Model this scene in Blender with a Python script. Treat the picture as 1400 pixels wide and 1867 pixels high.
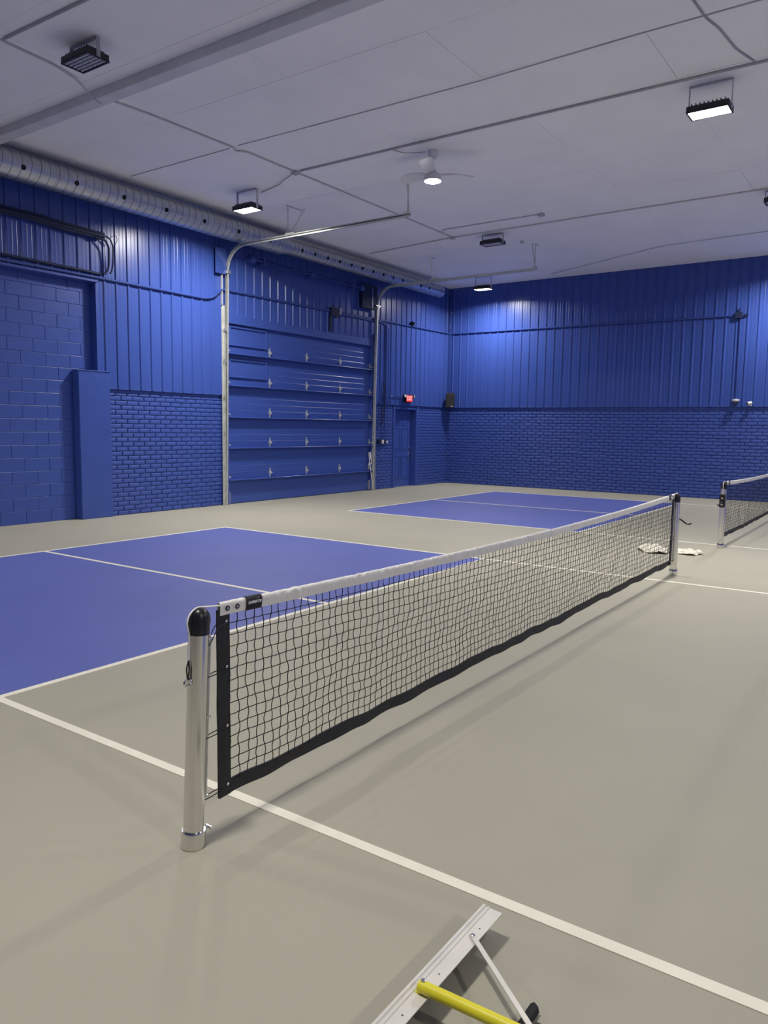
import bpy, math, random
from mathutils import Vector, Matrix, noise
random.seed(7)
for o in list(bpy.data.objects): bpy.data.objects.remove(o, do_unlink=True)
scene = bpy.context.scene
COL = scene.collection

# ------------------------------------------------------------------ camera
CAM = Vector((-2.2357, -2.1687, 1.6018))
yaw, pitch, roll, FPX = .6104, -.11088, .01375, 1389.75
fw = Vector((math.cos(yaw)*math.cos(pitch), math.sin(yaw)*math.cos(pitch), math.sin(pitch)))
r0 = Vector((math.sin(yaw), -math.cos(yaw), 0)); u0 = r0.cross(fw)
rt = math.cos(roll)*r0 + math.sin(roll)*u0
up = -math.sin(roll)*r0 + math.cos(roll)*u0
cd = bpy.data.cameras.new('camera'); co = bpy.data.objects.new('camera', cd); COL.objects.link(co)
cd.sensor_fit = 'VERTICAL'; cd.sensor_height = 36.0; cd.lens = FPX/1867*36.0
cd.clip_start = .05; cd.clip_end = 200
co.matrix_world = Matrix(((rt.x, up.x, -fw.x, CAM.x), (rt.y, up.y, -fw.y, CAM.y), (rt.z, up.z, -fw.z, CAM.z), (0, 0, 0, 1)))
scene.camera = co

# ------------------------------------------------------------------ world, exposure, lamp strength
w = bpy.data.worlds.new('world'); scene.world = w; w.use_nodes = True
w.node_tree.nodes['Background'].inputs[0].default_value = (.5, .55, .65, 1)
w.node_tree.nodes['Background'].inputs[1].default_value = .0
vs = scene.view_settings
vs.view_transform = 'Standard'; vs.look = 'None'; vs.gamma = 1; vs.use_curve_mapping = False
vs.exposure = 0.0
LAMP = 14.0           # glow of a lit floodlight lens
LAMP_W = 206.0        # watts thrown by each lit floodlight
LAMP_SPREAD = 164     # beam angle of the floodlight optics
LAMP_COL = (1.0, .955, .89)
FANLAMP = 60.0

# room
YW, XW, ZS, ZC = 9.24, 17.20, 2.195, 5.562
XL, YR = -8.0, -9.24
SID = 9.20            # siding plane on the left wall
SIDX = 17.16

# ------------------------------------------------------------------ materials
def lin(c): return tuple((v/12.92 if v <= .04045 else ((v+.055)/1.055)**2.4) for v in c)
def mat(name, col, rough=.5, metal=0., var=.06, scale=6., bump=0., bscale=60., spec=.5, emit=None, estr=0., stretch=None):
    m = bpy.data.materials.new(name); m.use_nodes = True
    nt = m.node_tree; b = nt.nodes['Principled BSDF']
    b.inputs['Roughness'].default_value = rough; b.inputs['Metallic'].default_value = metal
    b.inputs['Specular IOR Level'].default_value = spec
    tc = nt.nodes.new('ShaderNodeTexCoord')
    vec = tc.outputs['Object']
    if stretch:
        mp = nt.nodes.new('ShaderNodeMapping'); mp.inputs['Scale'].default_value = stretch
        nt.links.new(vec, mp.inputs[0]); vec = mp.outputs[0]
    n = nt.nodes.new('ShaderNodeTexNoise'); n.inputs['Scale'].default_value = scale; n.inputs['Detail'].default_value = 5
    nt.links.new(vec, n.inputs['Vector'])
    r = nt.nodes.new('ShaderNodeValToRGB')
    r.color_ramp.elements[0].position = .3; r.color_ramp.elements[1].position = .7
    r.color_ramp.elements[0].color = tuple(c*(1-var) for c in col)+(1,)
    r.color_ramp.elements[1].color = tuple(min(1, c*(1+var)) for c in col)+(1,)
    nt.links.new(n.outputs['Fac'], r.inputs[0]); nt.links.new(r.outputs[0], b.inputs['Base Color'])
    if bump:
        n2 = nt.nodes.new('ShaderNodeTexNoise'); n2.inputs['Scale'].default_value = bscale; n2.inputs['Detail'].default_value = 4
        nt.links.new(vec, n2.inputs['Vector'])
        bp = nt.nodes.new('ShaderNodeBump'); bp.inputs['Strength'].default_value = bump; bp.inputs['Distance'].default_value = .01
        nt.links.new(n2.outputs['Fac'], bp.inputs['Height']); nt.links.new(bp.outputs[0], b.inputs['Normal'])
    if emit:
        b.inputs['Emission Color'].default_value = emit+(1,); b.inputs['Emission Strength'].default_value = estr
    return m
BLUE = (.042, .085, .350)
M = {}
M['floor'] = mat('grey_court_acrylic', (.385, .370, .292), .62, var=.035, scale=1.3, bump=.05, bscale=220)
M['court'] = mat('blue_court_acrylic', (.100, .130, .43), .6, var=.05, scale=1.1, bump=.05, bscale=220)
M['line'] = mat('white_line_paint', (.86, .83, .69), .55, var=.03, scale=9)
M['siding'] = mat('blue_siding_paint', BLUE, .30, var=.05, scale=2.5, bump=.03, bscale=14, stretch=(1, 1, .25), spec=.5)
M['brick'] = mat('blue_brick_paint', BLUE, .40, var=.08, scale=11, bump=.55, bscale=48)
M['block'] = mat('blue_block_paint', BLUE, .38, var=.07, scale=4, bump=.22, bscale=45)
M['mortar'] = mat('blue_mortar', BLUE, .4, var=.08, scale=10, bump=.2)
M['blue'] = mat('blue_trim_paint', BLUE, .36, var=.05, scale=5, bump=.05, bscale=30)
M['doorblue'] = mat('blue_door_paint', BLUE, .33, var=.05, scale=3, bump=.03, bscale=40, stretch=(.3, 1, 4))
M['lip'] = mat('blue_gloss_lip', BLUE, .22, var=.05, scale=3)
M['ceil'] = mat('white_ceiling_paint', (.93, .92, .915), .75, var=.03, scale=1.2, bump=.08, bscale=30)
M['seam'] = mat('ceiling_gap', (.22, .22, .23), .9)
M['beam'] = mat('beam_paint', (.66, .655, .68), .7, var=.06, scale=3, bump=.05)
M['wpipe'] = mat('white_conduit', (.52, .52, .54), .5, var=.06, scale=8)
M['gpipe'] = mat('grey_conduit', (.40, .40, .43), .5, var=.08, scale=8)
M['bpipe'] = mat('blue_conduit_paint', tuple(c*.85 for c in BLUE), .3, var=.06, scale=8)
M['dpipe'] = mat('dark_cable', (.013, .020, .065), .6, var=.1, spec=.3)
M['galv'] = mat('galvanised_steel', (.56, .57, .56), .38, .85, var=.14, scale=14, bump=.04)
M['duct'] = mat('duct_steel', (.50, .52, .56), .40, .9, var=.10, scale=9, bump=.03)
M['ductseam'] = mat('duct_seam', (.14, .15, .17), .5, .6, var=.1)
M['track'] = mat('track_steel', (.62, .63, .58), .42, .55, var=.12, scale=9)
M['hole'] = mat('duct_hole', (.006, .006, .008), .8)
M['black'] = mat('black_plastic', (.012, .012, .014), .32, var=.1)
M['housing'] = mat('black_housing', (.018, .018, .022), .45, var=.1)
M['tape'] = mat('black_net_tape', (.014, .014, .017), .62, var=.25, scale=14, bump=.15, bscale=160)
M['cord'] = mat('black_net_cord', (.009, .009, .011), .7)
M['vinyl'] = mat('white_vinyl', (.88, .86, .79), .42, var=.04, scale=12, bump=.12, bscale=70)
M['alu'] = mat('brushed_aluminium', (.72, .71, .69), .19, 1., var=.05, scale=5, stretch=(30, 30, .6))
M['alum'] = mat('mill_aluminium', (.76, .74, .68), .42, .25, var=.05, scale=9)
M['chrome'] = mat('chrome', (.75, .75, .76), .15, 1.)
M['white'] = mat('white_plastic', (.72, .72, .73), .4)
M['yellow'] = mat('yellow_plastic', (.80, .72, .03), .38, var=.04)
M['cloth'] = mat('cream_cloth', (.74, .71, .60), .85, var=.06, bump=.3, bscale=90)
M['rubber'] = mat('black_rubber', (.012, .012, .013), .7)
M['lensoff'] = mat('unlit_lens', (.50, .52, .60), .12, var=.05)
M['reflector'] = mat('lens_grid', (.04, .04, .05), .35)
M['lit'] = mat('lit_lens', (.9, .9, .9), .4, emit=LAMP_COL, estr=LAMP)
M['fanlit'] = mat('fan_lens', (.9, .9, .9), .4, emit=(1., .97, .93), estr=FANLAMP)
M['red'] = mat('exit_red', (.75, .02, .02), .4, emit=(1., .03, .03), estr=.55)
M['exitletter'] = mat('exit_letter', (.8, .5, .5), .5, emit=(1., .55, .5), estr=.55)
M['grille'] = mat('speaker_grille', (.022, .023, .025), .55, var=.2, scale=200, bump=.4, bscale=320)
M['dome'] = mat('camera_dome', (.05, .05, .06), .08, spec=.9)
M['print'] = mat('white_print', (.8, .8, .8), .6)

# ------------------------------------------------------------------ mesh helpers
class MB:
    def __init__(s): s.v = []; s.f = []
    def add(s, vs, fs):
        k = len(s.v); s.v += [tuple(p) for p in vs]; s.f += [tuple(i+k for i in f) for f in fs]; return s
    def box(s, x0, x1, y0, y1, z0, z1):
        return s.add([(x0,y0,z0),(x1,y0,z0),(x1,y1,z0),(x0,y1,z0),(x0,y0,z1),(x1,y0,z1),(x1,y1,z1),(x0,y1,z1)],
                     [(0,3,2,1),(4,5,6,7),(0,1,5,4),(1,2,6,5),(2,3,7,6),(3,0,4,7)])
    def bbox(s, x0, x1, y0, y1, z0, z1, b):
        """box with chamfered edges"""
        vs = []; 
        xs = (x0, x1); ys = (y0, y1); zs = (z0, z1)
        idx = {}
        for i in (0, 1):
            for j in (0, 1):
                for k in (0, 1):
                    sx, sy, sz = (1-2*i)*b, (1-2*j)*b, (1-2*k)*b
                    idx[i,j,k,0] = len(vs); vs.append((xs[i], ys[j]+sy, zs[k]+sz))
                    idx[i,j,k,1] = len(vs); vs.append((xs[i]+sx, ys[j], zs[k]+sz))
                    idx[i,j,k,2] = len(vs); vs.append((xs[i]+sx, ys[j]+sy, zs[k]))
        fs = []
        for i in (0, 1):
            q = [idx[i,0,0,0], idx[i,1,0,0], idx[i,1,1,0], idx[i,0,1,0]]; fs.append(q if i else q[::-1])
            q = [idx[0,i,0,1], idx[1,i,0,1], idx[1,i,1,1], idx[0,i,1,1]]; fs.append(q[::-1] if i else q)
            q = [idx[0,0,i,2], idx[1,0,i,2], idx[1,1,i,2], idx[0,1,i,2]]; fs.append(q if i else q[::-1])
        for i in (0, 1):
            for j in (0, 1):
                fs.append([idx[i,j,0,0], idx[i,j,1,0], idx[i,j,1,1], idx[i,j,0,1]])
                fs.append([idx[i,0,j,0], idx[i,1,j,0], idx[i,1,j,2], idx[i,0,j,2]])
                fs.append([idx[0,i,j,1], idx[1,i,j,1], idx[1,i,j,2], idx[0,i,j,2]])
        for i in (0, 1):
            for j in (0, 1):
                for k in (0, 1): fs.append([idx[i,j,k,0], idx[i,j,k,1], idx[i,j,k,2]])
        return s.add(vs, fs)
    def tube(s, path, r, n=8, caps=True, flat=None):
        P = [Vector(p) for p in path]; N = len(P); rings = []
        rr = r if isinstance(r, (list, tuple)) else [r]*N
        d0 = (P[1]-P[0]).normalized()
        a = Vector((0, 0, 1)) if abs(d0.z) < .9 else Vector((1, 0, 0))
        nrm = (a - d0*a.dot(d0)).normalized()
        vs = []
        for i in range(N):
            if i == 0: d = P[1]-P[0]
            elif i == N-1: d = P[-1]-P[-2]
            else: d = (P[i]-P[i-1]).normalized()+(P[i+1]-P[i]).normalized()
            d = d.normalized() if d.length > 1e-9 else d0
            nrm = nrm-d*nrm.dot(d)
            nrm = nrm.normalized() if nrm.length > 1e-6 else d.orthogonal().normalized()
            b = d.cross(nrm)
            for j in range(n):
                t = 2*math.pi*(j+.5)/n
                q = nrm*math.cos(t)*rr[i]+b*math.sin(t)*rr[i]*(flat or 1)
                vs.append(P[i]+q)
        fs = [(i*n+j, i*n+(j+1) % n, (i+1)*n+(j+1) % n, (i+1)*n+j) for i in range(N-1) for j in range(n)]
        if caps: fs += [tuple(range(n))[::-1], tuple((N-1)*n+j for j in range(n))]
        return s.add(vs, fs)
    def lathe(s, prof, n=24, org=(0, 0, 0), ax='z', a0=0):
        vs = []
        for r, h in prof:
            for j in range(n):
                t = 2*math.pi*j/n+a0; c, d = r*math.cos(t), r*math.sin(t)
                p = (c, d, h) if ax == 'z' else ((h, c, d) if ax == 'x' else (d, h, c))
                vs.append((org[0]+p[0], org[1]+p[1], org[2]+p[2]))
        N = len(prof)
        fs = [(i*n+j, i*n+(j+1) % n, (i+1)*n+(j+1) % n, (i+1)*n+j) for i in range(N-1) for j in range(n)]
        if prof[0][0] > 1e-6: fs.append(tuple(range(n))[::-1])
        if prof[-1][0] > 1e-6: fs.append(tuple((N-1)*n+j for j in range(n)))
        return s.add(vs, fs)
    def prism(s, poly, a, b, ax='y'):
        n = len(poly); f = (lambda p, t: (p[0], t, p[1])) if ax == 'y' else ((lambda p, t: (t, p[0], p[1])) if ax == 'x' else (lambda p, t: (p[0], p[1], t)))
        return s.add([f(p, a) for p in poly]+[f(p, b) for p in poly],
                     [tuple(range(n)), tuple(range(n, 2*n))[::-1]]+[(i, (i+1) % n+0, (i+1) % n+n, i+n) for i in range(n)])
    def sheet(s, grid):
        R = len(grid); C = len(grid[0])
        return s.add([p for row in grid for p in row], [(i*C+j, i*C+j+1, (i+1)*C+j+1, (i+1)*C+j) for i in range(R-1) for j in range(C-1)])
    def xf(s, m):
        s.v = [tuple(m @ Vector(p)) for p in s.v]; return s
    def mesh(s, name, m, smooth=False):
        me = bpy.data.meshes.new(name); me.from_pydata(s.v, [], s.f); me.validate()
        import bmesh
        bm = bmesh.new(); bm.from_mesh(me); bmesh.ops.recalc_face_normals(bm, faces=bm.faces); bm.to_mesh(me); bm.free()
        me.materials.append(m)
        if smooth:
            for p in me.polygons: p.use_smooth = True
            if smooth != 'all': me.set_sharp_from_angle(angle=math.radians(38))
        return me
    def build(s, name, m, parent=None, smooth=False, **k):
        if parent is not None:
            l = wloc(parent); s.v = [(p[0]-l[0], p[1]-l[1], p[2]-l[2]) for p in s.v]
        o = bpy.data.objects.new(name, s.mesh(name, m, smooth)); COL.objects.link(o)
        if parent is not None: o.parent = parent
        tag(o, **k); return o
def wloc(o):
    l = Vector(o.location); p = o.parent
    while p is not None: l += p.location; p = p.parent
    return l
def tag(o, label=None, cat=None, group=None, kind=None):
    if label: o['label'] = label
    if cat: o['category'] = cat
    if group: o['group'] = group
    if kind: o['kind'] = kind
    return o
def empty(name, loc=(0, 0, 0), **k):
    o = bpy.data.objects.new(name, None); o.location = loc; o.empty_display_size = .1; COL.objects.link(o); return tag(o, **k)
def inst(name, me, parent=None, loc=(0, 0, 0), rot=(0, 0, 0), scale=(1, 1, 1)):
    o = bpy.data.objects.new(name, me); COL.objects.link(o); o.parent = parent
    l = Vector(loc)-(wloc(parent) if parent else Vector())
    o.location = l; o.rotation_euler = rot; o.scale = scale; return o
def copy_tree(o, parent=None):
    c = o.copy(); COL.objects.link(c); c.parent = parent
    for ch in list(o.children): copy_tree(ch, c)
    return c
def arc(c, a, b, r, t0, t1, n=8):
    """points on an arc: centre c, unit axes a, b"""
    c, a, b = Vector(c), Vector(a), Vector(b)
    return [c+a*math.cos(t0+(t1-t0)*i/n)*r+b*math.sin(t0+(t1-t0)*i/n)*r for i in range(n+1)]
def rounded(pts, r=.06, n=5):
    """polyline with rounded corners"""
    P = [Vector(p) for p in pts]; out = [P[0]]
    for i in range(1, len(P)-1):
        a = (P[i-1]-P[i]); b = (P[i+1]-P[i]); q = min(r, a.length*.45, b.length*.45)
        s, e = P[i]+a.normalized()*q, P[i]+b.normalized()*q
        for k in range(n+1):
            t = k/n; out.append(s*(1-t)**2+P[i]*2*t*(1-t)+e*t*t)
    return out+[P[-1]]
def text_mesh(txt, size, m, depth=.0006, shear=0., offset=0.):
    c = bpy.data.curves.new('letters', 'FONT'); c.body = txt; c.size = size; c.extrude = depth; c.shear = shear; c.offset = offset
    c.align_x = 'CENTER'; c.align_y = 'CENTER'; c.resolution_u = 3
    o = bpy.data.objects.new('letters', c); COL.objects.link(o)
    bpy.context.view_layer.update()
    me = bpy.data.meshes.new_from_object(o.evaluated_get(bpy.context.evaluated_depsgraph_get()))
    bpy.data.objects.remove(o, do_unlink=True); bpy.data.curves.remove(c)
    me.materials.clear(); me.materials.append(m); return me
def noise1(x, y=0., z=0.): return noise.noise(Vector((x, y, z)))

# ================================================================== FLOOR AND COURTS
CX2 = 9.287
floor = MB().box(XL, XW+.3, YR-.2, YW+.3, -.12, 0).build('floor', M['floor'], kind='structure')
tag(floor, label='grey acrylic sports floor with blue service courts and white lines', cat='floor')
LW = .0254
for cx in (0., CX2):
    for sg in (1, -1):
        ya, yb = sorted((sg*2.134, sg*6.706))
        MB().box(cx, cx+6.096, ya, yb, .0003, .0012).build('service_court', M['court'], floor)
    def ln(x0, x1, y0, y1, z=.0022): MB().box(x0, x1, y0, y1, .0004, z).build('court_line', M['line'], floor)
    for x in (0., 6.096): ln(cx+x-LW, cx+x+LW, -6.706-LW, 6.706+LW)
    for y in (-6.706, -2.134, 2.134, 6.706): ln(cx+LW, cx+6.096-LW, y-LW, y+LW)
    for y0, y1 in ((2.134+LW, 6.706-LW), (-6.706+LW, -2.134-LW)): ln(cx+3.048-LW, cx+3.048+LW, y0, y1)

# ================================================================== CEILING
ceiling = MB().box(XL, XW+.3, YR-.2, YW+.3, ZC+.012, ZC+.15).build('ceiling', M['seam'], kind='structure')
tag(ceiling, label='white painted panel ceiling with surface conduits and lamps', cat='ceiling')
PW, PL = 1.22, 3.66
x = 5.86-PW*12
i = 0
while x < XW+.3:
    y = YW+.3-PL*6+(0 if i % 2 else PL*.5)
    while y < YW+.3:
        a, b, c, d = max(x, XL), min(x+PW, XW+.3), max(y, YR-.2), min(y+PL, YW+.3)
        if b-a > .05 and d-c > .05:
            dz = random.uniform(-.0015, .0015); g = .0018
            MB().box(a+g, b-g, c+g, d-g, ZC+dz, ZC+.0125).build('ceiling_panel', M['ceil'], ceiling)
        y += PL
    x += PW; i += 1
MB().bbox(3.62, 3.80, YR, YW, ZC-.105, ZC+.001, .006).build('beam', M['beam'], ceiling)
MB().box(3.795, 3.83, YR, YW, ZC-.02, ZC+.0005).build('beam_edge_strip', M['ceil'], ceiling)

# ================================================================== WALL PIECES
CAMF = fw
def seen_size(p):
    d = Vector(p)-CAM
    zf = d.dot(fw)
    if zf < .3: return -1
    u = 700+FPX*d.dot(rt)/zf; v = 933.5-FPX*d.dot(up)/zf
    if u < -60 or u > 1460 or v < -60 or v > 1930: return -1
    return 1/d.length
COURSE, BL, MJ = .0798, .2380, .0110
def brick_mb(l, h, d, b=.008):
    m = MB(); 
    # front face slightly proud in the middle, chamfered edges (front = -y)
    o = [(-l/2, 0, -h/2), (l/2, 0, -h/2), (l/2, 0, h/2), (-l/2, 0, h/2)]
    k = [(-l/2, d, -h/2), (l/2, d, -h/2), (l/2, d, h/2), (-l/2, d, h/2)]
    f = [(-l/2+b, -.009, -h/2+b), (l/2-b, -.009, -h/2+b), (l/2-b, -.009, h/2-b), (-l/2+b, -.009, h/2-b)]
    c1 = [(-l*.25, -.0125, -h*.05), (l*.22, -.0115, h*.08)]
    m.add(o+k+f+c1, [(4,7,6,5)]+[(i, (i+1) % 4, (i+1) % 4+4, i+4) for i in range(4)]+[(i, i+8, (i+1) % 4+8, (i+1) % 4) for i in range(4)]
          + [(8, 12, 13, 9), (9, 13, 10), (10, 13, 12, 11), (11, 12, 8)])
    return m
def bricks(parent, segs, plane, axis, maxobj=300):
    """running bond; segs = list of (a0, a1, z0, z1) along the wall"""
    L = []
    rows = int(2.195/COURSE)
    for (a0, a1) in segs:
        for r in range(rows+1):
            z = COURSE*(r+.5)
            sz_ = 1.
            if COURSE*(r+1) > ZS-.075: sz_ = .58; z = COURSE*r+COURSE*.31
            if COURSE*r > ZS-.09: continue
            off = (BL+MJ*0)*(.5 if r % 2 else 0)
            k = math.floor((a0-off)/BL)-1
            while k*BL+off < a1:
                s, e = max(a0, k*BL+off), min(a1, (k+1)*BL+off); k += 1
                if e-s < .03: continue
                c = (s+e)/2; p = (c, plane, z) if axis == 'y' else (plane, c, z)
                L.append((seen_size(p), p, (e-s-MJ)/(BL-MJ), sz_))
    L.sort(key=lambda t: -t[0])
    me = brick_mb(BL-MJ, COURSE-MJ, .02).mesh('brick', M['brick'])
    rest = MB()
    for n, (sz, p, sc, sh) in enumerate(L):
        jit = random.uniform(-.0025, .0025); rz = random.uniform(-.008, .008); rx = random.uniform(-.02, .02)
        rot = (rx, 0, rz) if axis == 'y' else (rx, 0, rz-math.pi/2)
        q = (p[0], p[1]+jit, p[2]) if axis == 'y' else (p[0]+jit, p[1], p[2])
        if n < maxobj and sz > 0: inst('brick', me, parent, q, rot, (sc, 1, sh))
        else:
            from mathutils import Euler
            b = brick_mb((BL-MJ)*sc, (COURSE-MJ)*sh, .02); b.xf(Matrix.Translation(q) @ Euler(rot).to_matrix().to_4x4()); rest.add(b.v, b.f)
    if rest.v: rest.build('brickwork', M['brick'], parent, kind='stuff')
RP = .2352
def siding(parent, a0, a1, z0, z1, axis, phase):
    """ribbed metal sheets, each four ribs wide"""
    k = math.floor((a0-phase)/RP)
    cuts = [a0]; kk = k+1
    while phase+RP*(kk) < a1-.02:
        if (kk % 4) == 0 and phase+RP*kk-.06 > a0+.05: cuts.append(phase+RP*kk-.055)
        kk += 1
    cuts.append(a1)
    for c0, c1 in zip(cuts[:-1], cuts[1:]):
        if c1-c0 < .01: continue
        prof = [(c0, 0.)]
        kk = math.floor((c0-phase)/RP)-1
        while phase+RP*kk < c1+RP:
            x = phase+RP*kk
            for dx, h in ((-.028, 0), (-.012, .021), (.012, .021), (.028, 0), (RP*.5-.047, 0), (RP*.5-.04, .0022), (RP*.5-.033, .0022), (RP*.5-.026, 0),
                          (RP*.5+.026, 0), (RP*.5+.033, .0022), (RP*.5+.04, .0022), (RP*.5+.047, 0)):
                if c0+.001 < x+dx < c1-.001: prof.append((x+dx, h))
            kk += 1
        prof.append((c1, 0.)); prof.sort()
        if axis == 'y': rows = [[(p, SID-h, z) for p, h in prof] for z in (z0, z1)]; back = [[(p, SID+.012-h, z) for p, h in prof] for z in (z0, z1)]
        else: rows = [[(SIDX-h, p, z) for p, h in prof] for z in (z0, z1)]; back = [[(SIDX+.012-h, p, z) for p, h in prof] for z in (z0, z1)]
        m = MB().sheet(rows); m.sheet(back); n = len(prof)
        m.add(rows[0]+back[0], [(i, i+1, n+i+1, n+i) for i in range(n-1)])
        m.build('siding_sheet', M['siding'], parent)

# ---- left wall (overhead door, exit door)
DX0, DX1 = 8.52, 13.44          # overhead door opening
MX0, MX1, MZ = 14.47, 15.56, 2.12   # exit door opening
BX = 5.60                        # right edge of the block recess
wl = MB()
wl.box(XL, DX0, YW+.105, YW+.3, 0, ZC+.01); wl.box(DX1, MX0, YW+.012, YW+.3, 0, ZC+.01); wl.box(MX1, XW+.3, YW+.012, YW+.3, 0, ZC+.01)
wl.box(MX0, MX1, YW+.012, YW+.3, MZ, ZC+.01); wl.box(DX0, DX1, YW+.105, YW+.3, 0, ZC+.01)
wl.box(MX0, MX1, YW+.22, YW+.3, 0, MZ)
wall_left = wl.build('wall_left', M['mortar'], kind='structure')
tag(wall_left, label='blue wall with ribbed siding above painted brick, holding the overhead door', cat='wall')
MB().box(BX+.2, DX0-.02, YW+.010, YW+.106, 0, ZS).build('mortar_bed', M['mortar'], wall_left)
MB().box(BX, XW, SID+.013, YW+.0115, 3.76, ZC).build('siding_backing', M['blue'], wall_left)
MB().box(BX, DX0, SID+.0125, YW+.106, ZS, 3.76).build('siding_backing', M['blue'], wall_left)
MB().box(DX1, XW, SID+.0125, YW+.011, ZS, 3.76).build('siding_backing', M['blue'], wall_left)
MB().box(XL, BX, SID+.0125, YW+.106, 3.95, ZC).build('siding_backing', M['blue'], wall_left)
bricks(wall_left, [(5.80, DX0-.10), (DX1+.08, MX0-.06), (MX1+.07, XW-.01)], YW, 'y')
siding(wall_left, XL, BX, 3.95, ZC, 'y', 5.765)
siding(wall_left, BX, DX0, ZS, ZC, 'y', 5.765)
siding(wall_left, DX0, DX1, 3.76, ZC, 'y', 5.765)
siding(wall_left, DX1, SIDX-.022, ZS, ZC, 'y', 5.765)
# ledge strips under the siding
for a, b in ((5.82, DX0-.02), (DX1+.02, XW-.03)):
    MB().bbox(a, b, SID-.003, YW+.004, ZS-.012, ZS+.006, .002).build('ledge_strip', M['blue'], wall_left)
MB().bbox(1.0, BX+.03, SID-.03, YW+.10, 3.915, 3.955, .004).build('ledge_strip', M['blue'], wall_left)
MB().bbox(BX-.006, BX+.05, SID-.006, YW+.10, 2.3, 3.93, .004).build('corner_strip', M['blue'], wall_left)
MB().bbox(DX0-.12, DX0+.04, SID-.005, YW+.10, 0, 3.76, .004).build('door_jamb', M['blue'], wall_left)
MB().bbox(DX1-.03, DX1+.08, SID-.005, YW+.10, 0, 3.76, .004).build('door_jamb', M['blue'], wall_left)
MB().bbox(DX0, DX1, SID-.010, YW+.10, 3.60, 3.765, .005).build('door_header', M['blue'], wall_left)
# concrete blocks in the recess
BH, BLK, BJ, YB = .2078, .4190, .006, YW+.1005
bme = brick_mb(BLK-BJ, BH-BJ, .02, .0035)
bme.v = [(p[0], p[1]*.22 if p[1] < 0 else p[1], p[2]) for p in bme.v]
bme = bme.mesh('concrete_block', M['block'])
for r in range(19):
    off = BLK*.5 if r % 2 else 0
    for k in range(14):
        s = 5.60-BLK*(k+1)+off; e = s+BLK
        e = min(e, BX); 
        if e-s < .05 or s < .4: continue
        inst('concrete_block', bme, wall_left, ((s+e)/2, YB+random.uniform(-.002, .002), BH*(r+.5)), (random.uniform(-.006, .006), 0, random.uniform(-.002, .002)), ((e-s-BJ)/(BLK-BJ), 1, 1))

# ---- back wall
wb = MB().box(XW+.012, XW+.3, YR-.2, YW+.3, 0, ZC+.01)
wall_back = wb.build('wall_back', M['mortar'], kind='structure')
tag(wall_back, label='blue far wall with ribbed metal siding above painted brick', cat='wall')
bricks(wall_back, [(YR, YW-.012)], XW, 'x')
siding(wall_back, YR, SID-.003, ZS, ZC, 'x', 1.05)
MB().box(SIDX+.0125, XW+.0125, YR, YW, ZS, ZC).build('siding_backing', M['blue'], wall_back)
MB().bbox(SIDX-.003, XW+.004, YR, YW-.05, ZS-.012, ZS+.006, .002).build('ledge_strip', M['blue'], wall_back)
MB().bbox(XW-.016, XW+.01, YW-.016, YW+.01, 0, ZS-.03, .004).build('corner_strip', M['blue'], wall_back)
# ---- walls behind the camera
wall_right = MB().box(XL, XW+.3, YR-.2, YR, 0, ZC+.01).build('wall_right', M['blue'], kind='structure')
tag(wall_right, label='plain blue wall opposite the overhead door', cat='wall')
wall_front = MB().box(XL-.2, XL, YR-.2, YW+.3, 0, ZC+.01).build('wall_front', M['blue'], kind='structure')
tag(wall_front, label='plain blue wall behind the camera', cat='wall')

# ---- pilaster
pil = empty('pilaster', (5.52, 9.24, 0), label='plain blue boxed pilaster standing in front of the painted concrete blocks', cat='pilaster')
MB().bbox(5.215, 5.810, 9.165, 9.332, 0, 2.46, .008).build('shaft', M['blue'], pil)
MB().bbox(5.205, 5.820, 9.155, 9.325, 2.455, 2.475, .004).build('cap_board', M['blue'], pil)
for xx in (5.60,): MB().box(xx, xx+.004, 9.1645, 9.17, .01, 2.45).build('board_joint', M['mortar'], pil)

# ================================================================== OVERHEAD DOOR
d2 = empty('door_2', (DX0, YW+.06, 0), kind='structure', label='blue sectional overhead door with six panels and galvanised hinges', cat='overhead door')
JZ = [0, .49, 1.135, 1.755, 2.385, 3.015, 3.66]
YD = 9.265
def hinge_mb():
    m = MB()
    m.prism([(-.007, -.095), (.007, -.095), (.030, -.015), (.022, .02), (.007, .105), (-.007, .105), (-.022, .02), (-.026, -.015)], -.006, 0, 'y')
    m.prism([(-.016, -.03), (.016, -.03), (.032, .0), (.014, .032), (-.014, .03)], -.022, -.006, 'y')
    m.tube([(-.026, -.02, -.005), (.036, -.02, -.005)], .008, 8)
    m.tube([(0, -.006, .07), (0, -.012, .07)], .008, 6); m.tube([(0, -.006, -.07), (0, -.012, -.07)], .008, 6)
    return m
hme = hinge_mb(); hme.v = [(p[0]*1.2, p[1]*1.3, p[2]) for p in hme.v]; hme = hme.mesh('hinge', M['track'])
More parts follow.
